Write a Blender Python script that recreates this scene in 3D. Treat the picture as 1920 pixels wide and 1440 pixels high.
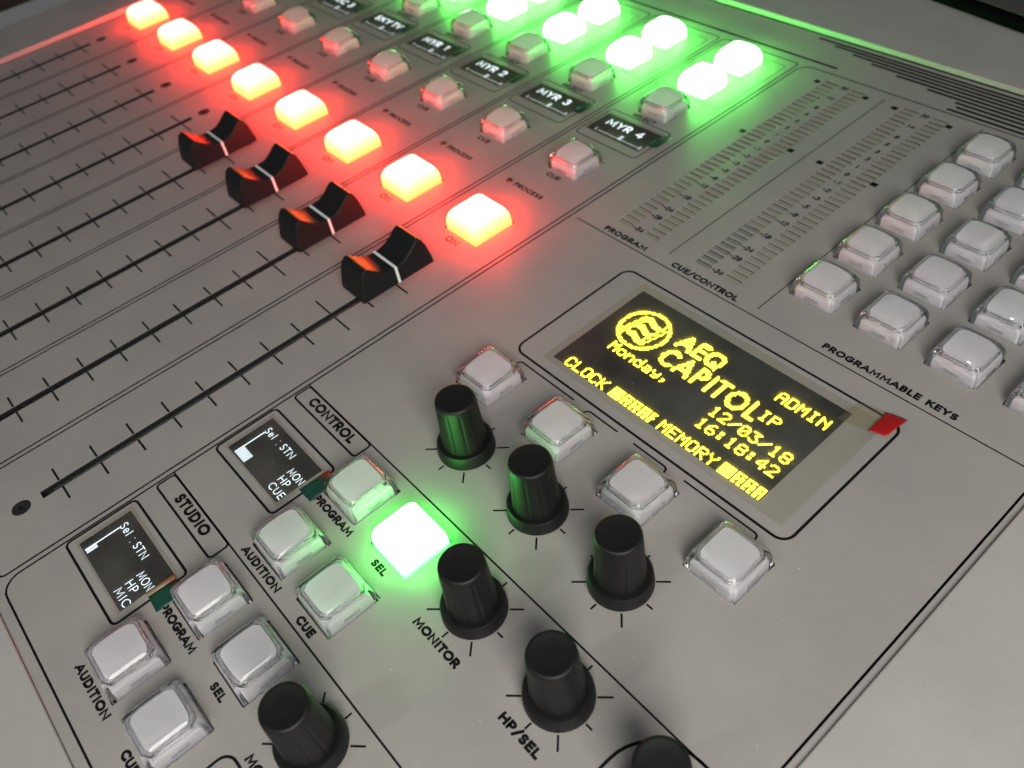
import bpy, bmesh, math, random
from mathutils import Matrix, Vector
R = math.radians
random.seed(7)
for o in list(bpy.data.objects):
    bpy.data.objects.remove(o)
sc = bpy.context.scene
COL = sc.collection
sc.unit_settings.scale_length = 0.01          # one unit is a centimetre; all sizes below are millimetres
S = 0.1

# ------------------------------------------------------------------ camera
cam = bpy.data.cameras.new('camera')
co = bpy.data.objects.new('camera', cam); COL.objects.link(co)
rt = Vector((0.65253215, 0.74824836, -0.11969203))
dn = Vector((0.49788438, -0.54243603, -0.6766641))
fw = Vector((-0.57123807, 0.38195229, -0.72649812))
CAM = Vector((179.470, 15.515, 155.376))
m = Matrix.Identity(4)
for i in range(3):
    m[i][0] = rt[i]; m[i][1] = -dn[i]; m[i][2] = -fw[i]; m[i][3] = CAM[i] * S
co.matrix_world = m
cam.sensor_width = 36; cam.lens = 1608.985 / 1920 * 36
cam.clip_start = 0.2; cam.clip_end = 2000
cam.dof.use_dof = True
cam.dof.focus_distance = 18.6
cam.dof.aperture_fstop = 0.23
sc.camera = co
sc.render.resolution_x = 1024; sc.render.resolution_y = 768

# ------------------------------------------------------------------ room light
w = bpy.data.worlds.new('World'); sc.world = w; w.use_nodes = True
w.node_tree.nodes['Background'].inputs[0].default_value = (0.92, 0.97, 1.0, 1)
w.node_tree.nodes['Background'].inputs[1].default_value = 0.09
def area(name, loc, target, sx, sy, power, color):
    l = bpy.data.lights.new(name, 'AREA'); l.shape = 'RECTANGLE'; l.size = sx * S; l.size_y = sy * S
    l.energy = power; l.color = color
    o = bpy.data.objects.new(name, l); COL.objects.link(o)
    o.location = Vector(loc) * S
    o.rotation_euler = (Vector(target) - Vector(loc)).to_track_quat('-Z', 'Y').to_euler()
    return o
area('key_lamp', (365, -60, 262), (110, 40, 0), 200, 200, 18800, (1.0, 0.975, 0.92))  # broad key light low at the right front, set for the brightness falloff
area('tube_lamp', (25, -420, 520), (60, 0, 0), 30, 90, 5000, (0.93, 0.95, 1.0))
sc.view_settings.view_transform = 'Standard'; sc.view_settings.look = 'None'
sc.view_settings.exposure = 0; sc.view_settings.gamma = 1
sc.render.engine = 'CYCLES'
sc.cycles.use_denoising = True
try: sc.cycles.denoiser = 'OPENIMAGEDENOISE'
except Exception: pass
sc.cycles.max_bounces = 20; sc.cycles.transmission_bounces = 16; sc.cycles.transparent_max_bounces = 12
sc.cycles.diffuse_bounces = 9; sc.cycles.glossy_bounces = 6
sc.cycles.caustics_refractive = True; sc.cycles.caustics_reflective = True
sc.cycles.sample_clamp_indirect = 6

# ------------------------------------------------------------------ materials
MATS = {}
def mat(name, color, rough=0.5, metal=0.0, **kw):
    m = bpy.data.materials.new(name); m.use_nodes = True
    b = m.node_tree.nodes['Principled BSDF']
    b.inputs['Base Color'].default_value = (*color, 1)
    b.inputs['Roughness'].default_value = rough
    b.inputs['Metallic'].default_value = metal
    for k, v in kw.items():
        b.inputs[k.replace('_', ' ')].default_value = v
    MATS[name] = m
    return m
def noise_tex(m, scale, detail=4, rough=0.6):
    nt = m.node_tree
    tc = nt.nodes.new('ShaderNodeTexCoord'); n = nt.nodes.new('ShaderNodeTexNoise')
    n.inputs['Scale'].default_value = scale; n.inputs['Detail'].default_value = detail; n.inputs['Roughness'].default_value = rough
    nt.links.new(tc.outputs['Object'], n.inputs['Vector'])
    return n
def ramp(m, src, stops):
    r = m.node_tree.nodes.new('ShaderNodeValToRGB')
    el = r.color_ramp.elements
    while len(el) < len(stops): el.new(0.5)
    for e, (p, c) in zip(el, stops):
        e.position = p; e.color = (*c, 1) if len(c) == 3 else c
    m.node_tree.links.new(src, r.inputs[0])
    return r
def bump(m, n, strength, dist):
    b = m.node_tree.nodes.new('ShaderNodeBump'); b.inputs['Strength'].default_value = strength
    b.inputs['Distance'].default_value = dist
    m.node_tree.links.new(n.outputs[0], b.inputs['Height'])
    m.node_tree.links.new(b.outputs[0], m.node_tree.nodes['Principled BSDF'].inputs['Normal'])

def paint(name, base, rough):
    m = mat(name, base, rough, 0.0)
    nt = m.node_tree; b = nt.nodes['Principled BSDF']
    fine = noise_tex(m, 22, 3, 0.7)             # lacquer grain
    blot = noise_tex(m, 0.35, 5, 0.6)           # slow blotches of handling
    a = ramp(m, fine.outputs[0], [(0.3, tuple(c * 0.965 for c in base)), (0.7, tuple(c * 1.035 for c in base))])
    c2 = ramp(m, blot.outputs[0], [(0.35, (0.92, 0.92, 0.93)), (0.7, (1.05, 1.04, 1.02))])
    mx = nt.nodes.new('ShaderNodeMix'); mx.data_type = 'RGBA'; mx.blend_type = 'MULTIPLY'; mx.inputs[0].default_value = 1
    nt.links.new(a.outputs[0], mx.inputs[6]); nt.links.new(c2.outputs[0], mx.inputs[7])
    nt.links.new(mx.outputs[2], b.inputs['Base Color'])
    rr = ramp(m, blot.outputs[0], [(0.3, (rough - .05,) * 3), (0.75, (rough + .08,) * 3)])
    nt.links.new(rr.outputs[0], b.inputs['Roughness'])
    bump(m, fine, 0.05, 0.004)
    return m
paint('face_paint', (0.312, 0.296, 0.279), 0.42)
paint('housing_paint', (0.365, 0.355, 0.334), 0.5)
mat('print_black', (0.007, 0.006, 0.006), 0.6, Specular_IOR_Level=0.12)
mat('black_plastic', (0.012, 0.012, 0.012), 0.42)
bump(MATS['black_plastic'], noise_tex(MATS['black_plastic'], 30, 2, 0.6), 0.25, 0.01)
mat('knob_rubber', (0.006, 0.006, 0.0055), 0.5, Specular_IOR_Level=0.35)
bump(MATS['knob_rubber'], noise_tex(MATS['knob_rubber'], 55, 3, 0.7), 0.35, 0.012)
mat('fader_plastic', (0.010, 0.010, 0.011), 0.5, Specular_IOR_Level=0.25)
bump(MATS['fader_plastic'], noise_tex(MATS['fader_plastic'], 40, 3, 0.7), 0.2, 0.008)
mat('white_line', (0.78, 0.78, 0.76), 0.5)
mat('cavity_shade', (0.004, 0.004, 0.004), 0.8)  # near black: the shade inside openings put into the colour
mat('screw_steel', (0.05, 0.047, 0.045), 0.35, 0.6)
mat('white_plastic', (0.95, 0.925, 0.965), 0.4)
mat('acrylic', (1, 1, 1), 0.0, IOR=1.44, Transmission_Weight=1.0)
mat('screen_glass', (0.012, 0.012, 0.013), 0.12)
mat('window_tint', (0.275, 0.268, 0.215), 0.4)
mat('window_dark', (0.20, 0.21, 0.19), 0.35)
mat('led_red', (0.05, 0.01, 0.008), 0.4)
mat('green_tab', (0.006, 0.05, 0.032), 0.4)
mat('red_tab', (0.34, 0.008, 0.008), 0.2)
mat('tan_tape', (0.30, 0.23, 0.12), 0.4)
mat('desk_laminate', (0.50, 0.51, 0.50), 0.5)
mat('floor_brown', (0.10, 0.055, 0.02), 0.6)
mat('tablet_body', (0.004, 0.004, 0.004), 0.9, Specular_IOR_Level=0.0)
mat('tablet_back', (0.085, 0.085, 0.08), 0.9, Specular_IOR_Level=0.0)
mat('red_mark', (0.3, 0.02, 0.015), 0.4)
mat('edge_metal', (0.75, 0.72, 0.66), 0.35, 0.0)
fn = noise_tex(MATS['floor_brown'], 0.08, 5)
fr = ramp(MATS['floor_brown'], fn.outputs[0], [(0.35, (0.03, 0.012, 0.006)), (0.55, (0.15, 0.07, 0.02)), (0.7, (0.26, 0.17, 0.07))])
MATS['floor_brown'].node_tree.links.new(fr.outputs[0], MATS['floor_brown'].node_tree.nodes['Principled BSDF'].inputs['Base Color'])

def emis(name, color, strength=1.0):
    m = bpy.data.materials.new(name); m.use_nodes = True
    nt = m.node_tree; nt.nodes.clear()
    e = nt.nodes.new('ShaderNodeEmission'); o = nt.nodes.new('ShaderNodeOutputMaterial')
    e.inputs[0].default_value = (*color, 1); e.inputs[1].default_value = strength
    nt.links.new(e.outputs[0], o.inputs[0]); MATS[name] = m
    return m
emis('oled_yellow', (1.0, 0.83, 0.032), 8.0)
emis('oled_white', (0.80, 0.92, 1.0), 2.0)
emis('oled_soft', (0.80, 0.90, 1.0), 1.1)

def film(name, amount, tint, rough):
    m = bpy.data.materials.new(name); m.use_nodes = True
    nt = m.node_tree; nt.nodes.clear()
    t = nt.nodes.new('ShaderNodeBsdfTransparent'); t.inputs[0].default_value = (*tint, 1)
    p = nt.nodes.new('ShaderNodeBsdfPrincipled'); p.inputs['Base Color'].default_value = (0.5, 0.5, 0.47, 1); p.inputs['Roughness'].default_value = rough; p.inputs['Specular IOR Level'].default_value = 0.15
    mix = nt.nodes.new('ShaderNodeMixShader'); mix.inputs[0].default_value = amount
    o = nt.nodes.new('ShaderNodeOutputMaterial')
    n = nt.nodes.new('ShaderNodeTexNoise'); tc = nt.nodes.new('ShaderNodeTexCoord'); n.inputs['Scale'].default_value = 0.6; n.inputs['Detail'].default_value = 6
    nt.links.new(tc.outputs['Object'], n.inputs['Vector'])
    mr = nt.nodes.new('ShaderNodeMapRange'); mr.inputs[1].default_value = 0.35; mr.inputs[2].default_value = 0.75
    mr.inputs[3].default_value = amount * 0.5; mr.inputs[4].default_value = amount * 1.6
    nt.links.new(n.outputs[0], mr.inputs[0]); nt.links.new(mr.outputs[0], mix.inputs[0])
    tl = nt.nodes.new('ShaderNodeBsdfTranslucent'); tl.inputs[0].default_value = (0.8, 0.8, 0.78, 1)
    mh = nt.nodes.new('ShaderNodeMixShader'); mh.inputs[0].default_value = 0.5
    nt.links.new(p.outputs[0], mh.inputs[1]); nt.links.new(tl.outputs[0], mh.inputs[2])
    nt.links.new(t.outputs[0], mix.inputs[1]); nt.links.new(mh.outputs[0], mix.inputs[2]); nt.links.new(mix.outputs[0], o.inputs[0])
    MATS[name] = m
film('clear_film', 0.09, (0.97, 0.97, 0.95), 0.6)
film('clear_tape', 0.10, (0.96, 0.95, 0.88), 0.6)

def lit_cap(name, half, top, shoulder, side, foot):
    """a glowing key cap: brightest over the lamp behind the legend plate, dimmer at the rim and foot"""
    m = bpy.data.materials.new(name); m.use_nodes = True
    nt = m.node_tree; nt.nodes.clear()
    tc = nt.nodes.new('ShaderNodeTexCoord'); sp = nt.nodes.new('ShaderNodeSeparateXYZ')
    nt.links.new(tc.outputs['Object'], sp.inputs[0])
    def math_(op, a, b=None):
        n = nt.nodes.new('ShaderNodeMath'); n.operation = op
        for i, v in enumerate((a, b)):
            if v is None: continue
            if isinstance(v, (int, float)): n.inputs[i].default_value = v
            else: nt.links.new(v, n.inputs[i])
        return n.outputs[0]
    z = math_('DIVIDE', sp.outputs[2], 0.62)
    r = nt.nodes.new('ShaderNodeValToRGB')
    el = r.color_ramp.elements
    mx = max(max(c) for c in (top, shoulder, side, foot))
    el.new(0.3); el.new(0.6)
    for e, (p, c) in zip(el, [(0.0, foot), (0.30, side), (0.72, shoulder), (0.90, top)]):
        e.position = p; e.color = tuple(v / mx for v in c) + (1,)
    nt.links.new(z, r.inputs[0])
    e = nt.nodes.new('ShaderNodeEmission'); e.inputs[1].default_value = mx
    nt.links.new(r.outputs[0], e.inputs[0])
    g = nt.nodes.new('ShaderNodeBsdfGlossy'); g.inputs['Roughness'].default_value = 0.1; g.inputs[0].default_value = (0.04, 0.04, 0.04, 1)
    a = nt.nodes.new('ShaderNodeAddShader'); o = nt.nodes.new('ShaderNodeOutputMaterial')
    nt.links.new(e.outputs[0], a.inputs[0]); nt.links.new(g.outputs[0], a.inputs[1]); nt.links.new(a.outputs[0], o.inputs[0])
    MATS[name] = m
lit_cap('lit_red', 7, (48, 1.7, 1.3), (52, 1.35, 0.75), (66, 1.2, 0.35), (60, 0.9, 0.18))
lit_cap('lit_green', 6, (14, 60, 14), (8, 60, 7), (3, 55, 3), (1.2, 44, 1.2))
lit_cap('lit_green_key', 6, (8, 24, 8), (5, 26, 5), (1.6, 24, 2.0), (0.5, 18, 0.8))

# ------------------------------------------------------------------ mesh helpers (millimetres in, units out)
def link(name, me, mats, parent=None):
    o = bpy.data.objects.new(name, me); COL.objects.link(o)
    if not isinstance(mats, (list, tuple)): mats = [mats]
    if not me.materials:
        for k in mats: me.materials.append(MATS[k])
    if parent: o.parent = parent
    return o
def mesh(name, verts, faces, smooth=False):
    me = bpy.data.meshes.new(name)
    me.from_pydata([(x * S, y * S, z * S) for x, y, z in verts], [], faces)
    me.update()
    if smooth:
        for p in me.polygons: p.use_smooth = True
    return me
def place(o, x, y, z=0.0, rot=0.0):
    o.location = (x * S, y * S, z * S); o.rotation_euler = (0, 0, rot); return o
def ring(a, b, rc, z, n=4):
    pts = []
    rc = min(rc, a - 1e-3, b - 1e-3)
    for cx, cy, a0 in ((a - rc, b - rc, 0), (-a + rc, b - rc, 90), (-a + rc, -b + rc, 180), (a - rc, -b + rc, 270)):
        for i in range(n + 1):
            t = R(a0 + 90 * i / n)
            pts.append((cx + rc * math.cos(t), cy + rc * math.sin(t), z))
    return pts
def loft(rings, cap0=True, cap1=True):
    v = []; f = []; n = len(rings[0])
    for r in rings: v += r
    for k in range(len(rings) - 1):
        for i in range(n):
            j = (i + 1) % n
            f.append((k * n + i, k * n + j, (k + 1) * n + j, (k + 1) * n + i))
    if cap0: f.append(tuple(range(n - 1, -1, -1)))
    if cap1: f.append(tuple((len(rings) - 1) * n + i for i in range(n)))
    return v, f
def box(x0, x1, y0, y1, z0, z1):
    v = [(x0, y0, z0), (x1, y0, z0), (x1, y1, z0), (x0, y1, z0), (x0, y0, z1), (x1, y0, z1), (x1, y1, z1), (x0, y1, z1)]
    f = [(3, 2, 1, 0), (4, 5, 6, 7), (0, 1, 5, 4), (1, 2, 6, 5), (2, 3, 7, 6), (3, 0, 4, 7)]
    return v, f
def auto_smooth(o, ang=35):
    me = o.data
    for p in me.polygons: p.use_smooth = True
    bm = bmesh.new(); bm.from_mesh(me)
    for e in bm.edges:
        if len(e.link_faces) == 2 and e.calc_face_angle(0) > R(ang): e.smooth = False
    bm.to_mesh(me); bm.free()
def bevel(o, w, seg=2, ang=40):
    md = o.modifiers.new('edge', 'BEVEL'); md.width = w * S; md.segments = seg; md.limit_method = 'ANGLE'; md.angle_limit = R(ang)
    md.harden_normals = False

# ------------------------------------------------------------------ lettering as strokes (cap height 1)
def A_(cx, cy, rx, ry, a0, a1, n=10):
    return [(cx + rx * math.cos(R(a0 + (a1 - a0) * i / n)), cy + ry * math.sin(R(a0 + (a1 - a0) * i / n))) for i in range(n + 1)]
G = {
 'A': (0.96, [[(0.03, 0), (0.48, 1), (0.93, 0)], [(0.2, 0.3), (0.76, 0.3)]]),
 'B': (0.72, [[(0.1, 0), (0.1, 1), (0.35, 1)] + A_(0.38, 0.76, 0.24, 0.24, 90, -90, 7) + [(0.1, 0.52)], [(0.38, 0.52)] + A_(0.38, 0.26, 0.27, 0.26, 90, -90, 7) + [(0.1, 0)]]),
 'C': (0.88, [A_(0.52, 0.5, 0.46, 0.5, 48, 312, 14)]),
 'D': (0.88, [[(0.1, 0), (0.1, 1), (0.35, 1)] + A_(0.36, 0.5, 0.44, 0.5, 90, -90, 12) + [(0.1, 0)]]),
 'E': (0.66, [[(0.6, 1), (0.1, 1), (0.1, 0), (0.6, 0)], [(0.1, 0.52), (0.56, 0.52)]]),
 'G': (1.0, [A_(0.52, 0.5, 0.46, 0.5, 48, 345, 15), [(0.56, 0.42), (0.98, 0.42)]]),
 'H': (0.88, [[(0.1, 0), (0.1, 1)], [(0.78, 0), (0.78, 1)], [(0.1, 0.52), (0.78, 0.52)]]),
 'I': (0.30, [[(0.15, 0), (0.15, 1)]]),
 'K': (0.80, [[(0.1, 0), (0.1, 1)], [(0.7, 1), (0.14, 0.48)], [(0.3, 0.6), (0.76, 0)]]),
 'L': (0.60, [[(0.1, 1), (0.1, 0), (0.56, 0)]]),
 'M': (1.14, [[(0.09, 0), (0.17, 1), (0.57, 0.2), (0.97, 1), (1.05, 0)]]),
 'N': (0.94, [[(0.1, 0), (0.1, 1), (0.84, 0), (0.84, 1)]]),
 'O': (1.06, [A_(0.53, 0.5, 0.47, 0.5, 0, 360, 20)]),
 'P': (0.68, [[(0.1, 0), (0.1, 1), (0.36, 1)] + A_(0.36, 0.72, 0.27, 0.28, 90, -90, 8) + [(0.1, 0.44)]]),
 'Q': (1.06, [A_(0.53, 0.5, 0.47, 0.5, 0, 360, 20), [(0.6, 0.3), (0.92, -0.04)]]),
 'R': (0.76, [[(0.1, 0), (0.1, 1), (0.36, 1)] + A_(0.38, 0.72, 0.27, 0.28, 90, -90, 8) + [(0.1, 0.44)], [(0.36, 0.44), (0.7, 0)]]),
 'S': (0.66, [A_(0.33, 0.75, 0.23, 0.25, 30, 270, 9) + A_(0.33, 0.25, 0.25, 0.25, 90, -150, 9)]),
 'T': (0.66, [[(0.02, 1), (0.64, 1)], [(0.33, 1), (0.33, 0)]]),
 'U': (0.84, [[(0.1, 1)] + [(0.1, 0.34)] + A_(0.42, 0.33, 0.32, 0.33, 180, 360, 9) + [(0.74, 1)]]),
 'V': (0.86, [[(0.04, 1), (0.43, 0), (0.82, 1)]]),
 'Y': (0.82, [[(0.04, 1), (0.41, 0.45), (0.78, 1)], [(0.41, 0.45), (0.41, 0)]]),
 '/': (0.60, [[(0.04, -0.1), (0.56, 1.1)]]),
 '-': (0.44, [[(0.06, 0.42), (0.38, 0.42)]]),
 ':': (0.34, [[(0.17, 0.12), (0.17, 0.28)], [(0.17, 0.7), (0.17, 0.86)]]),
 ',': (0.40, [[(0.22, 0.16), (0.22, 0.02), (0.1, -0.18)]]),
 '0': (0.74, [A_(0.37, 0.5, 0.29, 0.5, 0, 360, 16)]),
 '1': (0.46, [[(0.1, 0.8), (0.28, 1), (0.28, 0)]]),
 '2': (0.70, [A_(0.35, 0.72, 0.26, 0.28, 165, -30, 8) + [(0.1, 0), (0.64, 0)]]),
 '3': (0.70, [A_(0.33, 0.75, 0.23, 0.25, 150, -80, 7) + A_(0.33, 0.26, 0.27, 0.26, 80, -150, 8)]),
 '4': (0.74, [[(0.52, 0), (0.52, 1), (0.05, 0.28), (0.7, 0.28)]]),
 '5': (0.70, [[(0.6, 1), (0.2, 1), (0.14, 0.56)] + A_(0.32, 0.31, 0.28, 0.31, 110, -150, 9)]),
 '6': (0.72, [A_(0.36, 0.3, 0.27, 0.3, 0, 360, 14), [(0.1, 0.36), (0.5, 1)]]),
 '8': (0.72, [A_(0.36, 0.76, 0.22, 0.24, 0, 360, 12), A_(0.36, 0.27, 0.27, 0.27, 0, 360, 14)]),
 'e': (0.62, [[(0.08, 0.34), (0.54, 0.34)] + A_(0.31, 0.34, 0.24, 0.34, 0, 320, 12)]),
 'l': (0.30, [[(0.15, 0), (0.15, 1)]]),
 'o': (0.66, [A_(0.33, 0.33, 0.24, 0.33, 0, 360, 14)]),
 'n': (0.62, [[(0.1, 0), (0.1, 0.68)], [(0.1, 0.45)] + A_(0.31, 0.44, 0.2, 0.24, 160, 0, 6) + [(0.51, 0)]]),
 'd': (0.66, [A_(0.3, 0.33, 0.22, 0.33, 0, 360, 14), [(0.54, 1), (0.54, 0)]]),
 'a': (0.62, [[(0.12, 0.66), (0.4, 0.68), (0.52, 0.55), (0.52, 0), (0.2, 0), (0.1, 0.18), (0.2, 0.36), (0.52, 0.38)]]),
 'y': (0.62, [[(0.08, 0.68), (0.08, 0.3), (0.2, 0.2), (0.52, 0.2)], [(0.52, 0.68), (0.52, -0.1), (0.4, -0.22), (0.1, -0.22)]]),
 ' ': (0.40, []),
}
def text_strokes(s, x0, x1, y0, h, gap=0.16, slant=0.0):
    """polylines of a line of text fitted between x0 and x1"""
    W = sum(G[c][0] for c in s) + gap * (len(s) - 1)
    k = (x1 - x0) / W
    out = []; x = 0
    for c in s:
        for pl in G[c][1]:
            out.append([(x0 + (x + px + slant * py) * k, y0 + py * h) for px, py in pl])
        x += G[c][0] + gap
    return out
class Print:
    """flat print collected as thin stroke quads, all at one height (each stroke a hair above the last)"""
    def __init__(s, z=0.02): s.v = []; s.f = []; s.z = z; s.k = 0
    def stroke(s, pts, t, closed=False):
        pts = [p for i, p in enumerate(pts) if i == 0 or math.dist(p, pts[i - 1]) > 1e-3]
        if len(pts) < 2: return
        z = s.z + 0.0006 * (s.k % 9); s.k += 1
        n = len(pts); L = []; Rr = []
        if math.dist(pts[0], pts[-1]) < 1e-4: closed = True; pts = pts[:-1]; n -= 1
        for i in range(n):
            p = pts[i]
            a = pts[i - 1] if (i > 0 or closed) else None
            b = pts[(i + 1) % n] if (i < n - 1 or closed) else None
            d1 = Vector((p[0] - a[0], p[1] - a[1])).normalized() if a else None
            d2 = Vector((b[0] - p[0], b[1] - p[1])).normalized() if b else None
            if d1 is None: d1 = d2
            if d2 is None: d2 = d1
            n1 = Vector((-d1.y, d1.x)); n2 = Vector((-d2.y, d2.x)); nn = n1 + n2
            if nn.length < 0.3: nn = n1
            nn.normalize(); k = min(1 / max(nn.dot(n1), 0.6), 1.5) * t / 2
            q = Vector(p)
            if a is None: q = q - d2 * t * 0.42
            if b is None: q = q + d1 * t * 0.42
            L.append((q.x + nn.x * k, q.y + nn.y * k, z)); Rr.append((q.x - nn.x * k, q.y - nn.y * k, z))
        o = len(s.v); s.v += L + Rr
        for i in range(n if closed else n - 1):
            j = (i + 1) % n
            s.f.append((o + n + i, o + n + j, o + j, o + i))
    def line(s, x0, y0, x1, y1, t):
        d = Vector((x1 - x0, y1 - y0)).normalized() * t * 0.42
        s.stroke([(x0 + d.x, y0 + d.y), (x1 - d.x, y1 - d.y)], t)
    def rrect(s, x0, x1, y0, y1, r, t):
        cx, cy = (x0 + x1) / 2, (y0 + y1) / 2
        pts = [(cx + p[0], cy + p[1]) for p in ring((x1 - x0) / 2, (y1 - y0) / 2, r, 0, 6)]
        s.stroke(pts + [pts[0]], t)
    def text(s, txt, x0, x1, y0, h, t, gap=0.16, slant=0.0):
        ins = t / 2
        for pl in text_strokes(txt, x0, x1, y0 + ins, h - t, gap, slant): s.stroke(pl, t)
    def quad(s, x0, x1, y0, y1):
        o = len(s.v); z = s.z + 0.0006 * (s.k % 9); s.k += 1
        s.v += [(x0, y0, z), (x1, y0, z), (x1, y1, z), (x0, y1, z)]; s.f.append((o, o + 1, o + 2, o + 3))
    def build(s, name, m, parent, cx=None, cy=None):
        if not s.v: return None
        if cx is None:
            cx = sum(p[0] for p in s.v) / len(s.v); cy = sum(p[1] for p in s.v) / len(s.v)
        me = mesh(name, [(x - cx, y - cy, z) for x, y, z in s.v], s.f)
        return place(link(name, me, m, parent), cx, cy)

def in_view(x, y, z=0, margin=90):
    d = Vector((x, y, z)) - CAM
    zc = d.dot(fw)
    if zc <= 1: return False
    px = 960 + 1609 * d.dot(rt) / zc; py = 720 + 1609 * d.dot(dn) / zc
    return -margin < px < 1920 + margin and -margin < py < 1440 + margin

# ------------------------------------------------------------------ setting
floor = link('floor', mesh('floor', [(-3000, -2000, -740), (3000, -2000, -740), (3000, 4000, -740), (-3000, 4000, -740)], [(0, 1, 2, 3)]), 'floor_brown')
floor['kind'] = 'structure'
v, f = box(-352, 900, -700, 900, -34, -8)
desk = link('desk', mesh('desk', v, f), 'desk_laminate'); bevel(desk, 1.2, 3)
desk['label'] = 'pale grey desk top that the mixing console rests on'; desk['category'] = 'desk'

# ------------------------------------------------------------------ the console
con = bpy.data.objects.new('mixing_console', None); COL.objects.link(con); con.location = (0, 0, 0)
con['label'] = 'grey audio mixing console with rows of lit red and green buttons'; con['category'] = 'mixing console'
P = 34.919
CH = {k: (k - 8) * P for k in range(1, 9)}
FX0, FX1, FY0, FY1 = -262.6, 160.3, -23.4, 289.7     # face plate
LIP = 2.0

holes = []            # (cx, cy, half_x, half_y, corner_radius)
buttons = []          # (cx, cy, kind, label)
for k, x in CH.items():
    holes.append((x + 0.05, 49.85, 1.25, 54.75, 0.05))
    for yy in (-10, 110): holes.append((x, yy, 2.25, 2.25, 2.2))
    buttons.append((x, 133.9, 'red', 'lit red ON button of strip'))
    buttons.append((x - 0.3, 174.7, 'clear', None)); buttons.append((x - 0.5, 217.0, 'clear', None))
    buttons.append((x - 0.2, 236.1, 'green', None)); buttons.append((x - 0.2, 255.3, 'green', None))
    holes.append((x - 10.5, 155.3, 1.15, 1.15, 1.14))
for i in range(4): buttons.append((52.35 + 24.97 * i, 94.45, 'clear', None))
for i in range(4):
    for j in range(5): buttons.append((93.0 + 19.05 * i, 174.6 + 19.17 * j, 'clear', None))
for dy in (0, -38.9):
    for x, y in ((57.05, 51.5), (76.3, 51.5), (57.25, 32.35), (76.2, 32.35)):
        buttons.append((x, y + dy, 'greenkey' if (dy == 0 and x > 70 and y > 40) else 'clear', None))
for x, y, k, l in buttons:
    h = 7.7 if k == 'red' else 6.5
    holes.append((x, y, h, h, 0.25))
METER = []
for gx in (0, 29.1):
    for n in range(40):
        y = 163.0 + 2.554 * n
        for x in (33.25, 43.45):
            METER.append((x + gx, y, gx, x)); holes.append((x + gx, y, 2.6, 0.74, 0.1))

def plate_with_holes(name, outer, holes, z_top, thick, m, parent, bev=0.12):
    cu = bpy.data.curves.new(name, 'CURVE'); cu.dimensions = '2D'; cu.fill_mode = 'BOTH'
    cu.extrude = (thick / 2 - bev) * S; cu.bevel_depth = bev * S; cu.bevel_resolution = 1
    cu.offset = -bev * S
    def spl(pts):
        s = cu.splines.new('POLY'); s.points.add(len(pts) - 1)
        for p, q in zip(s.points, pts): p.co = (q[0] * S, q[1] * S, 0, 1)
        s.use_cyclic_u = True
    spl(outer)
    for cx, cy, hx, hy, r in holes:
        spl([(cx + p[0], cy + p[1]) for p in ring(hx, hy, r, 0, 1 if r < 0.5 else 6)][::-1])
    t = bpy.data.objects.new('t', cu); COL.objects.link(t)
    dg = bpy.context.evaluated_depsgraph_get()
    me = bpy.data.meshes.new_from_object(t.evaluated_get(dg))
    bpy.data.objects.remove(t); me.name = name; me.materials.clear()
    o = link(name, me, [m, 'cavity_shade'], parent); o.location = (0, 0, (z_top - thick / 2) * S)
    zc = (thick / 2 - bev * 1.4) * S
    for p in me.polygons:
        if 29 < p.center.x / S < 76 and 161 < p.center.y / S < 264:
            if p.normal.y < -0.6: p.material_index = 1  # back walls of the meter windows painted black as their shadow line
            continue
        if abs(p.normal.z) < 0.4 and outer[0][0] * S + .05 < p.center.x < outer[1][0] * S - .05 and outer[0][1] * S + .05 < p.center.y < outer[2][1] * S - .05: p.material_index = 1  # hole walls painted black so the openings read as deep shade
    return o
face = plate_with_holes('face_plate', [(FX0, FY0), (FX1, FY0), (FX1, FY1), (FX0, FY1)], holes, 0.0, 1.5, 'face_paint', con)
# dark tray below the plate
v, f = box(FX0, FX1, FY0, FY1, -14, -13)
link('chassis_tray', mesh('chassis_tray', v, f), 'cavity_shade', con)
# raised rim all round (its inner wall catches the button light)
def housing():
    ox0, ox1, oy0, oy1 = -301, 300, -150, 400
    g = 0.06
    ix0, ix1, iy0, iy1 = FX0 - g, FX1 + g, FY0 - g, FY1 + 1.3
    c = 0.3; oc = 3.2
    def sq(x0, x1, y0, y1, z): return [(x0, y0, z), (x1, y0, z), (x1, y1, z), (x0, y1, z)]
    rings = [sq(ix0, ix1, iy0, iy1, -13.0), sq(ix0, ix1, iy0, iy1, -0.15), sq(ix0, ix1, iy0, iy1, LIP - c), sq(ix0 - c * .3, ix1 + c * .3, iy0 - c * .3, iy1 + c * .3, LIP - c * .3), sq(ix0 - c, ix1 + c, iy0 - c, iy1 + c, LIP),
             sq(ox0 + oc, ox1 - oc, oy0 + oc, oy1 - oc, LIP), sq(ox0 + oc * .3, ox1 - oc * .3, oy0 + oc * .3, oy1 - oc * .3, LIP - oc * .3), sq(ox0, ox1, oy0, oy1, LIP - oc), sq(ox0, ox1, oy0, oy1, -7.9)]
    v, f = loft(rings, False, False)
    # the plate sits a little deeper in the housing at the back and left
    def lip(x, y): return 0.35 + 1.2 * (160 - x) / 423 + 0.9 * (y + 23) / 314 - LIP
    v = [(x, y, z + lip(x, y) if z > 0.5 else z) for x, y, z in v]
    o = link('housing', mesh('housing', v, f), ['housing_paint', 'cavity_shade', 'edge_metal'], con)
    for p in o.data.polygons[:4]: p.material_index = 1  # wall below plate level painted black as the shadow gap
    for i_ in (23, 27): o.data.polygons[i_].material_index = 2
    return o
housing()

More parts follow.
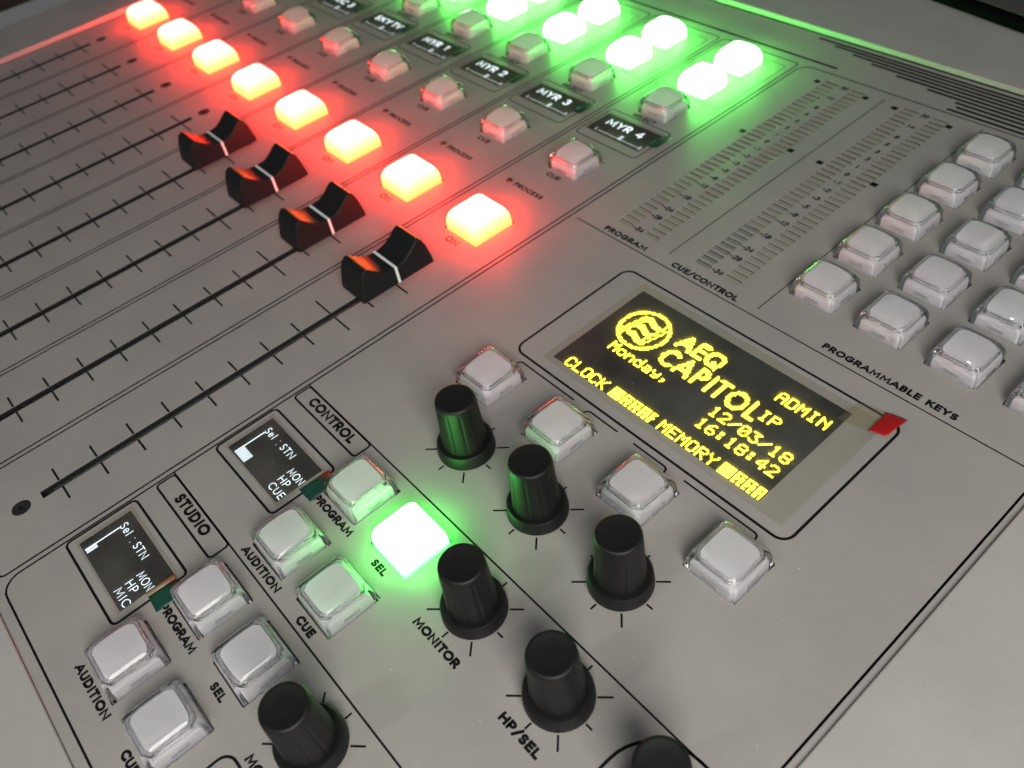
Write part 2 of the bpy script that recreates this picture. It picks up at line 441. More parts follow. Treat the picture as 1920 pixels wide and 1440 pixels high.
# ---- flat print on the face plate (each a sub-part of the plate)
def on_face(pr, name, m='print_black'):
    return pr.build(name, m, face) if pr.v else None
def drop(o):            # prints are children of the plate, which sits below z = 0
    if o: o.location.z -= face.location.z
    return o
T1 = 0.5
TICK = []
for hh in (6.3, 8.9):
    p = Print()
    for s_ in (-1, 1): p.line(s_ * 1.35, 0, s_ * hh, 0, 0.54)
    TICK.append(mesh('scale_tick', p.v, p.f))
for k, x in CH.items():
    p = Print(); p.rrect(x - 16.65, x + 16.65, -20.7, 267.9, 1.6, T1); drop(on_face(p, 'strip_outline'))
    for i in range(11):
        if in_view(x, 10 * i, 0, 60): place(link('scale_tick', TICK[1 if i in (8, 10) else 0], 'print_black', face), x, 10 * i, -face.location.z / S)
    def word(txt, x0, x1, y, h, t, **kw):
        if in_view((x0 + x1) / 2, y):
            p = Print(); p.text(txt, x0, x1, y, h, t, **kw); drop(on_face(p, 'lettering'))
    word('ON', x - 2.8, x + 2.4, 122.2, 2.5, 0.48, gap=0.24)
    word('CUE', x - 3.8, x + 1.8, 164.7, 1.95, 0.5, gap=0.2)
    word('SELECT', x - 6.6, x + 3.2, 207.3, 2.0, 0.52, gap=0.2)
    word('PROCESS', x - 7.7, x + 4.9, 154.2, 2.0, 0.48, gap=0.22)
    if in_view(x, 198):
        p = Print(); p.rrect(x - 15.0, x + 12.3, 188.6, 206.6, 1.8, 0.42); drop(on_face(p, 'screen_outline'))
    if in_view(x, 245):
        p = Print(); p.rrect(x - 15.0, x + 14.2, 227.5, 264.0, 1.6, 0.24); drop(on_face(p, 'group_outline'))
def word(txt, x0, x1, y, h, t, **kw):
    p = Print(); p.text(txt, x0, x1, y, h, t, **kw); return drop(on_face(p, 'lettering'))
def ln(x0, y0, x1, y1, t, nm='printed_line'):
    p = Print(); p.line(x0, y0, x1, y1, t); drop(on_face(p, nm))
# section outline on the right
p = Print(); p.rrect(18.25, 158.7, -20.9, 268.2, 4.5, T1); drop(on_face(p, 'section_outline'))
p = Print(); p.line(158.7, -16, 158.7, 262, 0.34); drop(on_face(p, 'printed_line'))
ln(20.6, 155.27, 158.5, 155.27, 0.36)
ln(52.6, 160.2, 52.6, 264.0, 0.30); ln(84.65, 158.2, 84.65, 266.0, 0.30)
ln(18.3, 61.0, 158.6, 61.0, 0.42); ln(18.3, 22.0, 137.5, 22.0, 0.42)
p = Print()
p.stroke([(137.5, 20), (137.5, 50.0)] + [(137.5 + 11 * (1 - math.cos(R(a))), 50.0 + 11 * math.sin(R(a))) for a in range(10, 91, 10)] + [(158.4, 61.02)], 0.62)
drop(on_face(p, 'jack_outline'))
# main display outline and brackets
p = Print(); p.rrect(48.3, 132.3, 106.0, 148.1, 3.0, 0.66); drop(on_face(p, 'screen_outline'))
def bracket(xs, ys, xe, ye, hook):
    p = Print()
    if hook > 0: pts = [(xs - 0.9, ys - 1.2), (xs - 0.6, ys - 0.4), (xs, ys)] + [(xe, ye)]
    else: pts = [(xs, ys), (xe - 0.0, ye), (xe + 0.7, ye - 0.35), (xe + 0.95, ye - 1.3)]
    p.stroke(pts, 0.48); drop(on_face(p, 'bracket_line'))
bracket(53.6, 104.0, 72.3, 104.0, 1); bracket(78.0, 104.0, 86.9, 104.0, 1)
bracket(92.3, 104.0, 101.6, 104.0, -1); bracket(107.4, 104.0, 126.4, 104.0, -1)
word('PROGRAM', 30.4, 46.4, 156.5, 2.15, 0.60, gap=0.24)
word('CUE/CONTROL', 56.3, 78.5, 156.5, 2.15, 0.60, gap=0.24)
word('PROGRAMMABLE KEYS', 104.5, 138.9, 157.0, 2.15, 0.60, gap=0.24)
for dy, nm in ((0, 'CONTROL'), (-38.95, 'STUDIO')):
    p = Print(); p.rrect(19.0, 47.2, 55.9 + dy, 60.9 + dy, 1.0, 0.55); drop(on_face(p, 'title_box'))
    if dy == 0: word(nm, 23.5, 42.7, 57.2, 2.85, 0.76, gap=0.2)
    else: word(nm, 25.9, 40.6, 57.2 + dy, 2.85, 0.76, gap=0.2)
    p = Print(); p.rrect(18.9, 47.1, 33.0 + dy, 50.6 + dy, 1.3, 0.6); drop(on_face(p, 'screen_outline'))
    word('PROGRAM', 50.4, 64.9, 42.1 + dy, 2.1, 0.60, gap=0.2); word('SEL', 74.2, 78.6, 42.0 + dy, 1.85, 0.52, gap=0.2)
    word('AUDITION', 50.4, 65.4, 23.1 + dy, 2.05, 0.60, gap=0.2)
    if in_view(77, 23 + dy, margin=150): word('CUE', 74.1, 79.5, 23.0 + dy, 2.05, 0.60, gap=0.2)
    if in_view(98, 41 + dy, margin=150): word('MONITOR', 91.7, 105.3, 40.3 + dy, 2.05, 0.60, gap=0.2)
word('HP/SEL', 118.4, 128.6, 40.3, 2.05, 0.60, gap=0.2)
p = Print(); p.rrect(88.2, 104.5, -16, 0.2, 2.6, 0.6); drop(on_face(p, 'title_box'))
# level meter scales
LV = [('-34', 0), ('-28', 3), ('-24', 5), ('-18', 8), ('-12', 11), ('-8', 13), ('-5', 15), ('-3', 17), ('-2', 19), ('-1', 21), ('0', 23), ('1', 25), ('2', 27), ('3', 29), ('5', 31), ('8', 33), ('14', 36), ('20', 39)]
for gx in (0, 29.1):
    for s_, n in LV:
        y = 163.0 + 2.554 * n; wd = {1: 1.1, 2: 2.3, 3: 3.2}[len(s_)]
        if s_ == '1': wd = 0.5
        p = Print(); cxx = 38.35 + gx
        p.text(s_, cxx - wd / 2, cxx + wd / 2, y - 1.0, 2.0, 0.46, slant=0.15)
        p.quad(cxx - 2.2, cxx - 1.85, y - 0.2, y + 0.2); p.quad(cxx + 1.85, cxx + 2.2, y - 0.2, y + 0.2)
        drop(on_face(p, 'scale_mark'))
    for y in (261.4, 222.0):
        for x in (28.65, 47.2):
            p = Print(); p.quad(x + gx - 1.0, x + gx + 1.0, y - 0.95, y + 0.95); drop(on_face(p, 'square_mark'))
# lines along the back edge
ln(-262, 272.3, 29.0, 272.3, 1.1, 'stripe')
for x0, y in ((70.4, 270.35), (72.0, 272.8), (70.4, 275.1), (59.4, 277.3), (47.0, 279.4), (36.1, 281.5), (27.5, 283.5), (19, 285.5), (11, 287.4)):
    ln(x0, y, 158.5, y, 1.2, 'stripe')

# ---- level meter windows: a sunken tinted bar each
v, f = loft([ring(2.58, 0.72, 0.1, -1.4, 1), ring(2.58, 0.72, 0.1, -0.24, 1)])
seg_a = mesh('meter_segment', v, f); seg_b = seg_a.copy()
for x, y, gx, lx in METER:
    n = round((y - 163) / 2.554)
    dark = (gx > 0 and lx < 40 and n < 9)
    o = link('meter_segment', seg_b if dark else seg_a, 'window_dark' if dark else 'window_tint', con)
    place(o, x, y, random.uniform(-0.08, 0.05))

# ---- screws
def screw_mesh():
    rings = []
    for r, z in ((2.2, -0.9), (2.2, -0.25), (2.0, -0.12), (1.4, -0.1)):
        rings.append([(r * math.cos(R(a)), r * math.sin(R(a)), z) for a in range(0, 360, 12)])
    # cross recess
    def star(r, z):
        pts = []
        for a in range(0, 360, 12):
            q = (a % 90); d = min(q, 90 - q)
            k = r if d < 13 else r * 0.34
            pts.append((k * math.cos(R(a)), k * math.sin(R(a)), z))
        return pts
    rings += [star(1.55, -0.1), star(1.2, -1.0)]
    v, f = loft(rings)
    return mesh('screw', v, f)
sm = screw_mesh()
for k, x in CH.items():
    for yy in (-10, 110):
        if in_view(x, yy):
            o = place(link('screw', sm, 'screw_steel', con), x, yy, 0, random.uniform(0, 1.5))
# ---- process indicator lamps
v, f = loft([[(r * math.cos(R(a)), r * math.sin(R(a)), z) for a in range(0, 360, 30)] for r, z in ((1.1, -1), (1.08, 0.0), (0.85, 0.35), (0.45, 0.52))])
lm = mesh('indicator_lamp', v, f, True)
for k, x in CH.items():
    if in_view(x - 10.5, 155.3): place(link('indicator_lamp', lm, 'led_red', con), x - 10.5, 155.3)

# ---- push buttons
def shell(a, hs, ht, inset, rc, z0=-1.2, dome=0.35, k=1.1, steps=(12, 24, 36, 48, 60, 70, 80, 90)):
    rs = [ring(a, a, rc, z0, 5), ring(a, a, rc, 0.1, 5), ring(a - 0.06, a - 0.06, rc, hs * .6, 5), ring(a - 0.12, a - 0.12, rc, hs, 5)]
    for t in steps:
        i_ = 0.12 + inset * (1 - math.cos(R(t)))
        rs.append(ring(a - i_, a - i_, rc + k * (1 - math.cos(R(t))), hs + (ht - hs) * math.sin(R(t)), 5))
    e = a - 0.12 - inset
    for q_ in (.8, .55, .25):
        rs.append(ring(e * q_, e * q_, (rc + k) * q_, ht + dome * (1 - q_ * q_), 5))
    return rs
def hollow(outer, inner):
    """clear shell: outer rings up, inner rings (an upside-down cup) down, joined along the foot"""
    v1, f1 = loft(outer, False, True); v2, f2 = loft(inner, False, True)
    n1 = len(v1); n = len(outer[0])
    f = list(f1) + [tuple(n1 + i for i in q_[::-1]) for q_ in f2]
    for i in range(n):
        j = (i + 1) % n; f.append((j, i, n1 + i, n1 + j))
    return v1 + v2, f

def void_ring(h0, h1, z0, z1, rc):
    """square tunnel of air (faces point into the hollow)"""
    rr_ = [ring(h0, h0, rc, z0, 5), ring(h1, h1, rc + .1, z0 + .05, 5), ring(h1 - .15, h1 - .15, rc + .1, z1, 5), ring(h0 + .02, h0 + .02, rc, z1 - .03, 5)]
    n = len(rr_[0]); v = []; f = []
    for r_ in rr_: v += r_
    for k in range(4):
        for i in range(n):
            j = (i + 1) % n; k2 = (k + 1) % 4
            f.append((k * n + j, k * n + i, k2 * n + i, k2 * n + j)[::-1])
    return v, f
def join(*parts):
    V = []; F = []
    for v, f in parts:
        o_ = len(V); V += list(v); F += [tuple(o_ + i for i in q_) for q_ in f]
    return V, F
def flip(vf): return vf[0], [tuple(q_[::-1]) for q_ in vf[1]]
def notches():
    out = []
    for a in range(4):
        v, f = box(-1.9, 1.9, 5.55, 5.78, 0.25, 1.05)
        c_, s_ = [(1, 0), (0, 1), (-1, 0), (0, -1)][a]
        out.append(flip(([(x * c_ - y * s_, x * s_ + y * c_, z) for x, y, z in v], f)))
    return join(*out)
cap_v, cap_f = join(loft(shell(6.25, 1.7, 6.1, 2.3, 0.3, dome=0.6, k=2.0)), void_ring(4.3, 4.85, 3.1, 3.9, 1.2), notches())
cap_me = mesh('clear_cap', cap_v, cap_f)
body_v, body_f = loft([ring(6.0,6.0,.3,-6),ring(6.0,6.0,.3,-1.4),ring(5.2,5.2,.3,-1.3),ring(5.15,5.15,.3,1.8),ring(4.85,4.85,.5,2.45),ring(4.2,4.2,1.2,2.9),ring(4.2,4.2,1.2,4.0)])  # wide white foot added below to brighten the clear cap
body_me = mesh('legend_block', body_v, body_f)
lk_v, lk_f = loft(shell(6.25, 1.7, 6.3, 2.7, 0.8, dome=0.7, k=3.0))
redcap_v, redcap_f = loft(shell(7.25, 2.0, 6.7, 3.0, 0.5, dome=0.7, k=3.0))
red_me = mesh('lit_cap', redcap_v, redcap_f)
gcap_me = mesh('lit_cap', lk_v, lk_f); kcap_me = mesh('lit_cap', lk_v, lk_f)
base_v, base_f = loft([ring(5.0, 5.0, 0.4, -12), ring(5.0, 5.0, 0.4, -1.3)])
base_me = mesh('switch_base', base_v, base_f)
for x, y, k, l in buttons:
    if not in_view(x, y, 4, 700): continue
    b = place(link('push_button', base_me, 'black_plastic', con), x, y, 0)
    if k == 'clear':
        link('legend_block', body_me, 'white_plastic', b); c = link('clear_cap', cap_me, 'acrylic', b)
        if not c.data.get('sm'):
            auto_smooth(c, 24); c.data['sm'] = 1
    else:
        me, mt = {'red': (red_me, 'lit_red'), 'green': (gcap_me, 'lit_green'), 'greenkey': (kcap_me, 'lit_green_key')}[k]
        c = link('lit_cap', me, mt, b)
        if not c.data.get('sm'):
            auto_smooth(c, 24); c.data['sm'] = 1
        b['label'] = {'red': 'square button glowing red', 'green': 'square button glowing green', 'greenkey': 'bright green lit SEL button'}[k]
    b.rotation_euler[2] = random.uniform(-0.012, 0.012)

# ---- rotary knobs with their printed dials
def knob_mesh():
    N = 180; rs = []
    def rr(r, z, flute=0.0):
        pts = []
        for i in range(N):
            a = 2 * math.pi * i / N
            c = max(0.0, math.cos(10 * a))
            d = flute * 0.75 * (c ** 6)
            pts.append(((r - d) * math.cos(a), (r - d) * math.sin(a), z))
        return pts
    for r, z, fl in ((5.35, 3.25, .05), (5.35, 3.9, .14), (5.2, 6, .26), (4.9, 11, .28), (4.75, 15.4, .22), (4.7, 16.2, .06), (4.62, 17.0, 0), (4.5, 17.5, 0), (4.25, 17.75, 0), (3.9, 17.8, 0), (3.6, 17.68, 0), (1.5, 17.62, 0)):
        rs.append(rr(r, z, fl))
    v, f = loft(rs)
    a = mesh('knob_grip', v, f)
    rs = [rr(r, z) for r, z in ((6.6, 0.35), (6.85, 0.5), (6.85, 1.0), (6.6, 3.5), (6.35, 3.85), (5.8, 3.9), (5.1, 3.7))]
    v, f = loft(rs); b = mesh('knob_skirt', v, f)
    v, f = loft([[(r * math.cos(R(q)), r * math.sin(R(q)), z) for q in range(0, 360, 20)] for r, z in ((3, -5), (3, 0.6))])
    return a, b, mesh('rotary_knob', v, f)
ka, kb, kc = knob_mesh()
DT = []
for r1 in (10.0, 8.6):
    p = Print(); p.line(7.0, 0, r1, 0, 0.42); DT.append(mesh('dial_tick', p.v, p.f))
KN = [(65.05, 76.4), (89.9, 76.4), (114.8, 76.4), (98.5, 51.35), (123.35, 51.3), (148.3, 51.3), (98.5, 12.45)]
for i, (x, y) in enumerate(KN):
    k = place(link('rotary_knob', kc, 'screw_steel', con), x, y, 0, R([8, 14, 3, 22, 5, 17, 12][i]))
    g = link('knob_grip', ka, 'knob_rubber', k); s_ = link('knob_skirt', kb, 'knob_rubber', k)
    for o in (g, s_):
        if not o.data.get('sm'): auto_smooth(o, 40); o.data['sm'] = 1
    for a in range(0, 360, 45):
        if i == 5 and a != 225: continue
        if in_view(x, y, 0, 80):
            t_ = place(link('dial_tick', DT[0 if a % 90 else 1], 'print_black', face), x, y, -face.location.z / S); t_.rotation_euler[2] = R(a)
# ---- fader caps
def fader_meshes():
    # side profile (y, z): steep ends, dished finger rest between two horns
    prof = [(-12.4, 2.0), (-12.2, 4.0), (-11.3, 8.4), (-10.4, 10.6), (-9.4, 11.6), (-8.6, 11.7), (-7.4, 10.9), (-5.9, 9.5), (-4.4, 8.45), (-2.8, 7.75), (-1.2, 7.45),
            (1.2, 7.45), (2.8, 7.75), (4.4, 8.45), (5.9, 9.5), (7.4, 10.9), (8.6, 11.7), (9.4, 11.6), (10.4, 10.6), (11.3, 8.4), (12.2, 4.0), (12.4, 2.0)]
    n = len(prof); v = []; f = []
    def hw(y, z): return 5.75 - 0.055 * (z - 2)
    secs = [(-1, 1.0), (-1, 0.94), (1, 0.94), (1, 1.0)]
    for s_, k in ((-1, 0), (1, 0)):
        for y, z in prof: v.append((s_ * hw(y, z), y, z))
    for i in range(n - 1):
        f.append((i, i + 1, n + i + 1, n + i))
    f.append((n - 1, 0, n, 2 * n - 1))
    f.append(tuple(range(n - 1, -1, -1))); f.append(tuple(range(n, 2 * n)))
    body = mesh('fader_cap', v, f)
    # white line: thin band over the top and down both sides
    t = 0.42; e = 0.06
    pts = [(-5.75 - e, 2.2), (-5.46 - e, 7.45 + e), (5.46 + e, 7.45 + e), (5.75 + e, 2.2)]
    v = []; f = []
    for x, z in pts:
        v += [(x, -t, z), (x, t, z)]
    inn = [(-5.6, 2.2), (-5.3, 7.2), (5.3, 7.2), (5.6, 2.2)]
    for x, z in inn:
        v += [(x, -t, z), (x, t, z)]
    for i in range(3):
        f.append((2 * i, 2 * i + 1, 2 * i + 3, 2 * i + 2))
        f.append((2 * i, 2 * i + 2, 8 + 2 * i + 2, 8 + 2 * i)); f.append((2 * i + 1, 8 + 2 * i + 1, 8 + 2 * i + 3, 2 * i + 3))
    line = mesh('white_line', v, f)
    vb, fb = box(-0.55, 0.55, -2.2, 2.2, -8, 3.0)
    return body, line, mesh('lever', vb, fb)
fb_, fl_, fv_ = fader_meshes()
for k in (5, 6, 7, 8):
    o = place(link('fader_cap', fb_, 'fader_plastic', con), CH[k], 100.0 + {5: -0.3, 6: 0.1, 7: 0.0, 8: 0.2}[k], 0)
    bevel(o, 0.42, 3, 30)
    link('white_line', fl_, 'white_line', o); link('lever', fv_, 'screw_steel', o)
if not fb_.get('sm'):
    for p_ in fb_.polygons: p_.use_smooth = False

# ---- screens
def raster_screen(cx, cy, pitch_x, pitch_y, cells, name, m, parent, z, dot=0.93):
    v = []; f = []
    for (i, j) in sorted(cells):
        x = cx + i * pitch_x; y = cy - j * pitch_y
        a = pitch_x * dot / 2; b = pitch_y * dot / 2; o = len(v)
        v += [(x - a, y - b, z), (x + a, y - b, z), (x + a, y + b, z), (x - a, y + b, z)]; f.append((o, o + 1, o + 2, o + 3))
    me = mesh(name, v, f)
    return link(name, me, m, parent)
def rast(strokes, t):
    """pixels within t/2 of the strokes (y down)"""
    out = set()
    for pl in strokes:
        for a, b in zip(pl, pl[1:]):
            n = max(1, int(math.dist(a, b) / 0.2))
            for q in range(n + 1):
                x = a[0] + (b[0] - a[0]) * q / n; y = a[1] + (b[1] - a[1]) * q / n
                for i in range(int(x - t), int(x + t) + 2):
                    for j in range(int(y - t), int(y + t) + 2):
                        if math.hypot(i + .5 - x, j + .5 - y) <= t / 2 + 0.12: out.add((i, j))
    return out
def pix_text(s, x0, x1, ytop, ybot, t, gap=0.2):
    pls = text_strokes(s, x0 + t / 2 - .3, x1 - t / 2 + .3, 0, 1, gap)
    h = ybot - ytop - t
    return rast([[(x, ybot - t / 2 - y * h) for x, y in pl] for pl in pls], t)
def screen_plate(x0, x1, y0, y1, parent=con, name='display_screen'):
    cx, cy = (x0 + x1) / 2, (y0 + y1) / 2
    v, f = loft([ring((x1 - x0) / 2, (y1 - y0) / 2, 0.15, -0.1, 1), ring((x1 - x0) / 2, (y1 - y0) / 2, 0.15, 0.05, 1)])
    return place(link(name, mesh(name, v, f), 'screen_glass', parent), cx, cy, 0), cx, cy

# big yellow screen, 128 x 64 dots
ds, cx, cy = screen_plate(57.95, 122.05, 110.75, 144.0)
ds['label'] = 'large screen with glowing yellow writing'
F57 = {}
for row in """A 01110 10001 10001 11111 10001 10001 10001|C 01110 10001 10000 10000 10000 10001 01110|D 11110 10001 10001 10001 10001 10001 11110
E 11111 10000 10000 11110 10000 10000 11111|I 01110 00100 00100 00100 00100 00100 01110|K 10001 10010 10100 11000 10100 10010 10001
L 10000 10000 10000 10000 10000 10000 11111|M 10001 11011 10101 10101 10001 10001 10001|N 10001 11001 10101 10011 10001 10001 10001
O 01110 10001 10001 10001 10001 10001 01110|P 11110 10001 10001 11110 10000 10000 10000|R 11110 10001 10001 11110 10100 10010 10001
Y 10001 10001 01010 00100 00100 00100 00100|0 01110 10001 10011 10101 11001 10001 01110|1 00100 01100 00100 00100 00100 00100 01110
2 01110 10001 00001 00010 00100 01000 11111|3 11111 00010 00100 00010 00001 10001 01110|4 00010 00110 01010 10010 11111 00010 00010
6 00110 01000 10000 11110 10001 10001 01110|8 01110 10001 10001 01110 10001 10001 01110|/ 00000 00001 00010 00100 01000 10000 00000
: 00000 01100 01100 00000 01100 01100 00000|, 00000 00000 00000 00000 01100 00100 01000|o 00000 00000 01110 10001 10001 10001 01110
n 00000 00000 10110 11001 10001 10001 10001|d 00001 00001 01101 10011 10001 10001 01111|a 00000 00000 01110 00001 01111 10001 01111
y 00000 00000 10001 10001 01111 00001 01110""".replace('\n', '|').split('|'):
    q = row.split(); F57[q[0]] = q[1:]
px = set()
def dots(s_, x, y, adv=6):
    for n, c in enumerate(s_):
        for j, r_ in enumerate(F57[c]):
            for i, b_ in enumerate(r_):
                if b_ == '1': px.add((x + n * adv + i, y + j))
dots('CLOCK', 0, 57); dots('MEMORY', 66, 57); dots('ADMIN', 96, 4); dots('IP', 97, 19); dots('Monday,', 9, 33)
dots('12/03/18', 78, 33); dots('16:18:42', 78, 43)
random.seed(3)
for x0, x1 in ((33, 62), (104, 128)):
    for i in range(x0, x1):
        u = i - x0
        for j in range(57, 64):
            if u > 4 and u % 3 == 1 and (j not in (57, 60) or u % 6 == 1): continue
            if 8 < u < 20 and j in (58, 62) and u % 3 == 0: continue
            if 10 < u < 17 and j == 60 and u % 2: continue
            px.add((i, j))
px |= pix_text('AEQ', 34, 63.4, 3.6, 15.2, 1.9, 0.16)
px |= pix_text('CAPITOL', 34.2, 97.2, 17.4, 30.0, 1.9, 0.22)
lc = (14.8, 17.2)
px |= rast([[(lc[0] + 14.2 * math.cos(R(a)), lc[1] + 14.2 * math.sin(R(a))) for a in range(0, 361, 5)]], 1.5)
px |= rast([[(4.2, 26.4), (5.8, 18.5), (8.4, 9.0)]], 0.8) | rast([[(6.2, 28.0), (7.8, 20), (10.2, 11.0)]], 0.8)
px |= rast([[(25.4, 8.0), (23.6, 16.4), (21.2, 25.8)]], 0.8) | rast([[(23.0, 6.6), (21.6, 14), (19.4, 23.2)]], 0.8)
for yy in (10.2, 17.2, 24.2):
    px |= rast([[(9.8, yy - 1.0), (12.2, yy - 1.2), (14.8, yy), (17.2, yy + 1.2), (19.8, yy + 1.0)]], 3.0)
px = {(i, j) for i, j in px if 0 <= i < 128 and 0 <= j < 64}
PX = 60.2 / 128; PY = 30.2 / 64
o = raster_screen(61.55 - 90.0 + PX / 2, 141.0 - 127.375 - PY / 2, PX, PY, px, 'screen_writing', 'oled_yellow', ds, 0.075, 0.98)
# a thin burn line along the lower edge of the glass
def white_writing(name, parent, prs, m='oled_white'):
    for i, p in enumerate(prs): p.build(name, m, parent)

def small_screen(dy, third, nbars, blockw):
    s, cx, cy = screen_plate(21.2, 44.9, 35.45 + dy, 48.3 + dy)
    s['label'] = 'small screen showing %s on its last line' % third
    p = Print(0.075)
    def tx(t_, x0, x1, y0, h, th): p.text(t_, x0 - cx, x1 - cx, y0 + dy - cy, h, th, 0.2)
    tx('Sel', 23.5, 27.5, 44.4, 2.0, 0.19); tx('STN', 31.0, 36.3, 44.35, 2.0, 0.19)
    tx('MON', 39.1, 44.7, 41.75, 2.0, 0.19); tx('HP', 39.2, 42.8, 39.0, 2.0, 0.19); tx(third, 39.2, 44.8, 36.35, 1.95, 0.19)
    for x, y in ((29.4, 45.8), (29.6, 44.4)): p.quad(x - cx - .09, x - cx + .09, y + dy - cy - .09, y + dy - cy + .09)
    p.quad(23.75 - cx, 24.05 - cx, (35.9 if nbars < 5 else 38.3) + dy - cy, 44.35 + dy - cy)
    for i in range(nbars):
        x = (23.7 if nbars > 5 else 24.15) + (0.5 if nbars > 5 else 0.4) * i - cx
        p.quad(x, x + (0.27 if nbars > 5 else 0.22), 35.9 + dy - cy, 38.5 + dy - cy)
    me = mesh('screen_writing', p.v, p.f); link('screen_writing', me, 'oled_white', s)
small_screen(0, 'CUE', 10, 5); small_screen(-38.9, 'MIC', 3, 1.3)
NAMES = {8: ('MYR', '4'), 7: ('MYR', '3'), 6: ('MYR', '2'), 5: ('MYR', '1'), 4: ('SKY', 'TV'), 3: ('MIC', '3')}
for k, (a, b) in NAMES.items():
    x = CH[k]
    s, cx, cy = screen_plate(x - 13.6, x + 10.6, 192.5, 203.9)
    s['label'] = 'channel screen reading %s %s' % (a, b)
    p = Print(0.075)
    p.text(a, x - 10.2 - cx, x + 0.2 - cx, 198.2 - cy, 3.5, 0.56, 0.24)
    p.text(b, x + (3.0 if len(b) == 1 else 2.0) - cx, x + (5.7 if len(b) == 1 else 7.8) - cx, 198.2 - cy, 3.5, 0.56, 0.25)
    me = mesh('screen_writing', p.v, p.f); link('screen_writing', me, 'oled_white', s)
    p = Print(0.075)
    p.text('L', x - 10.6 - cx, x - 9.7 - cx, 193.6 - cy, 1.6, 0.2); p.text('R', x + 9.0 - cx, x + 10.1 - cx, 193.3 - cy, 1.6, 0.2)
    for i in range(36):
        xx = x - 9.0 + 0.5 * i - cx
        p.quad(xx, xx + 0.28, 193.75 - cy, 194.1 - cy)
    p.quad(x - 0.1 - cx, x + 1.0 - cx, 193.6 - cy, 196.0 - cy)
    me = mesh('balance_scale', p.v, p.f); link('balance_scale', me, 'oled_soft', s)

# ------------------------------------------------------------------ protective films with their pull tabs
def sheet(name, pts, nx, ny, zf, m, parent=None, th=0.05):
    """a thin bent sheet: pts are 4 corners, zf(u, v) its height"""
    v = []; f = []
    P0, P1, P2, P3 = [Vector(p) for p in pts]
    for s_ in (0, 1):
        for j in range(ny + 1):
            for i in range(nx + 1):
                u, w_ = i / nx, j / ny
                q = (P0 * (1 - u) + P1 * u) * (1 - w_) + (P3 * (1 - u) + P2 * u) * w_
                v.append((q.x, q.y, zf(u, w_) + s_ * th))
    n = (nx + 1) * (ny + 1)
    def I(s_, i, j): return s_ * n + j * (nx + 1) + i
    for j in range(ny):
        for i in range(nx):
            f.append((I(1, i, j), I(1, i + 1, j), I(1, i + 1, j + 1), I(1, i, j + 1)))
            f.append((I(0, i, j + 1), I(0, i + 1, j + 1), I(0, i + 1, j), I(0, i, j)))
    for i in range(nx):
        f.append((I(0, i, 0), I(0, i + 1, 0), I(1, i + 1, 0), I(1, i, 0))); f.append((I(1, i, ny), I(1, i + 1, ny), I(0, i + 1, ny), I(0, i, ny)))
    for j in range(ny):
        f.append((I(1, 0, j), I(1, 0, j + 1), I(0, 0, j + 1), I(0, 0, j))); f.append((I(0, nx, j), I(0, nx, j + 1), I(1, nx, j + 1), I(1, nx, j)))
    cx = sum(p[0] for p in pts) / 4; cy = sum(p[1] for p in pts) / 4
    me = mesh(name, [(a - cx, b - cy, c) for a, b, c in v], f, True)
    o = link(name, me, m, parent)
    if parent: o.location = (cx * S - parent.location.x, cy * S - parent.location.y, 0)
    else: place(o, cx, cy, 0)
    return o
def rect(x0, x1, y0, y1): return [(x0, y0), (x1, y0), (x1, y1), (x0, y1)]
def film_thing(label, pts):
    o = sheet('screen_film', pts, 1, 1, lambda u, w_: 0.5, 'clear_film')
    o['label'] = label; o['category'] = 'protective film'; o['group'] = 'protective films over the screens'
    return o
FL = {8: 'clear film with green tab over the screen nearest the level meters', 7: 'clear film with green tab over the second screen from the level meters',
      6: 'clear film with green tab over the third screen from the level meters', 5: 'clear film with green tab between the SKY TV screen and the third screen',
      4: 'clear film with green tab over the screen reading SKY TV', 3: 'clear film with green tab over the farthest screen, beyond SKY TV'}
for k, (a, b) in NAMES.items():
    x = CH[k]
    if not in_view(x, 198): continue
    fo = film_thing(FL[k], rect(x - 14.0, x + 11.2, 192.1, 204.3))
    sheet('pull_tab', rect(x + 10.9, x + 14.9, 196.4 + random.uniform(-.3, .3), 204.0), 6, 2, lambda u, w_: 0.52 + 0.7 * u * u, 'green_tab', fo)
fo = film_thing('clear film with dark green pull tab over the screen ending in CUE', rect(20.6, 46.4, 34.9, 48.9))
sheet('pull_tab', [(46.2, 41.2), (51.3, 41.2), (51.2, 48.9), (46.4, 49.3)], 6, 2, lambda u, w_: 0.52 + 0.3 * u * u, 'green_tab', fo)
fo = film_thing('clear film with curled green and tan tab over the screen ending in MIC', rect(20.6, 45.6, -4.0, 10.2))
sheet('tape_end', [(45.2, 2.7), (46.6, 2.7), (46.8, 9.2), (45.4, 9.4)], 2, 1, lambda u, w_: 0.56 + 0.1 * u, 'tan_tape', fo)
sheet('pull_tab', [(46.6, 2.7), (51.2, 2.4), (51.4, 8.6), (46.8, 9.2)], 6, 2, lambda u, w_: 0.6 - 0.3 * u, 'green_tab', fo)
fo = film_thing('clear film with raised red pull tab over the large yellow screen', rect(56.4, 129.4, 108.6, 146.0))
sheet('clear_tape', [(120.5, 140.2), (128.6, 141.6), (129.2, 149.5), (121.4, 147.6)], 4, 3, lambda u, w_: 0.58 + 0.1 * u, 'clear_tape', fo)
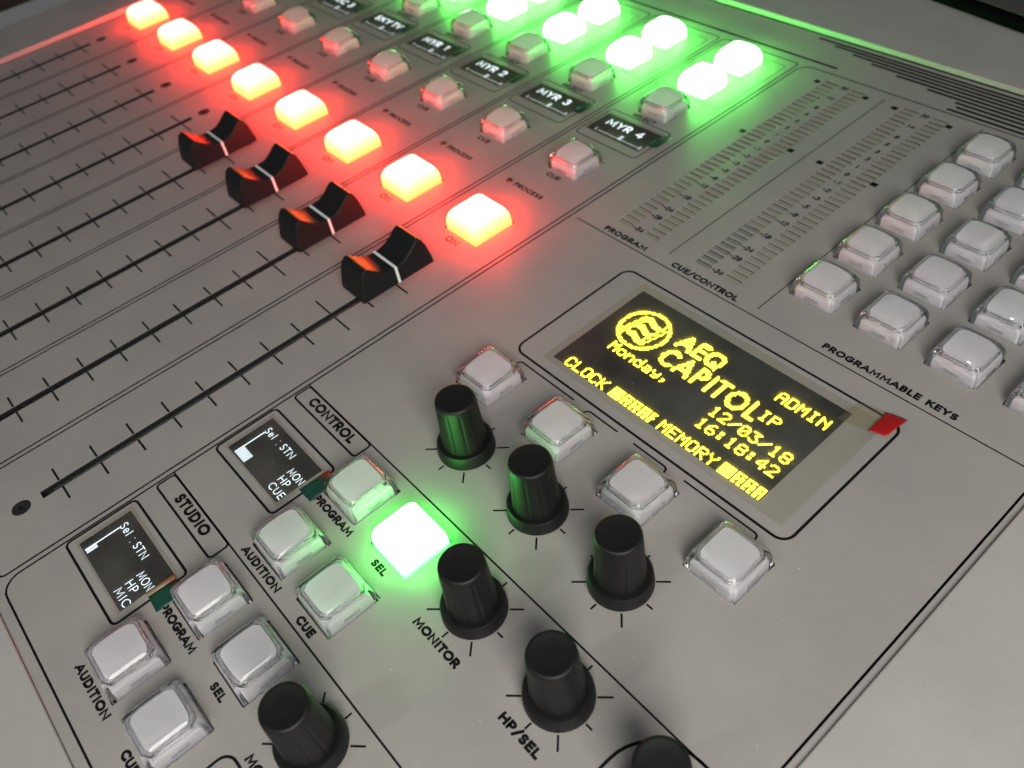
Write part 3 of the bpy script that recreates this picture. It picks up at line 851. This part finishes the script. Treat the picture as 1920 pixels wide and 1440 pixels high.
sheet('pull_tab', [(127.4, 141.6), (131.2, 142.7), (132.0, 150.0), (127.4, 148.9)], 12, 10, lambda u, w_: 0.6 + 0.9 * u - 0.7 * u * u + 0.4 * math.sin(3.1 * w_) * (u + .3) - 0.25 * w_ * u, 'red_tab', fo, 0.08)

# ------------------------------------------------------------------ thing behind the console
tb = bpy.data.objects.new('tablet', None); COL.objects.link(tb)
tb['label'] = 'dark grey tablet with black rounded rim lying behind the console'; tb['category'] = 'tablet'
place(tb, 22, 330.3, 1.5, R(-9.5))
v, f = loft([ring(120, 85, 9, z_, 8) if i_ else ring(118.5, 83.5, 8, z_, 8) for i_, z_ in enumerate((0.0, 0.6, 2.4))] + [ring(119, 84, 8, 3.2, 8), ring(116.5, 81.5, 7, 3.5, 8)])
v = [(x + 118, y + 86, z) for x, y, z in v]
o = link('rim', mesh('rim', v, f, False), 'tablet_body', tb); auto_smooth(o, 30)
v, f = loft([ring(115, 80, 7, 3.2, 8), ring(115, 80, 7, 3.7, 8)]); v = [(x + 118, y + 86, z) for x, y, z in v]
link('glass', mesh('glass', v, f), 'tablet_back', tb)
v, f = box(11, 15, 11, 15, 3.6, 3.9); link('red_mark', mesh('red_mark', v, f), 'red_mark', tb)

# ------------------------------------------------------------------ dust specks on the plate
v = []; f = []
for i in range(260):
    x = random.uniform(-200, 158); y = random.uniform(-20, 266); r = random.choice((0.06, 0.08, 0.1, 0.14))
    if any(abs(x - h[0]) < h[2] + .3 and abs(y - h[1]) < h[3] + .3 for h in holes): continue
    o_ = len(v); a = random.uniform(0, 3)
    for q in range(5): v.append((x + r * math.cos(a + q * 1.257), y + r * random.uniform(.6, 1.1) * math.sin(a + q * 1.257), 0.05))
    v.append((x, y, 0.11)); f += [(o_ + q, o_ + (q + 1) % 5, o_ + 5) for q in range(5)]
mat('dust', (0.7, 0.68, 0.62), 0.8)
d = link('dust', mesh('dust', v, f), 'dust'); d['kind'] = 'stuff'; d['label'] = 'pale dust specks scattered over the grey face plate'
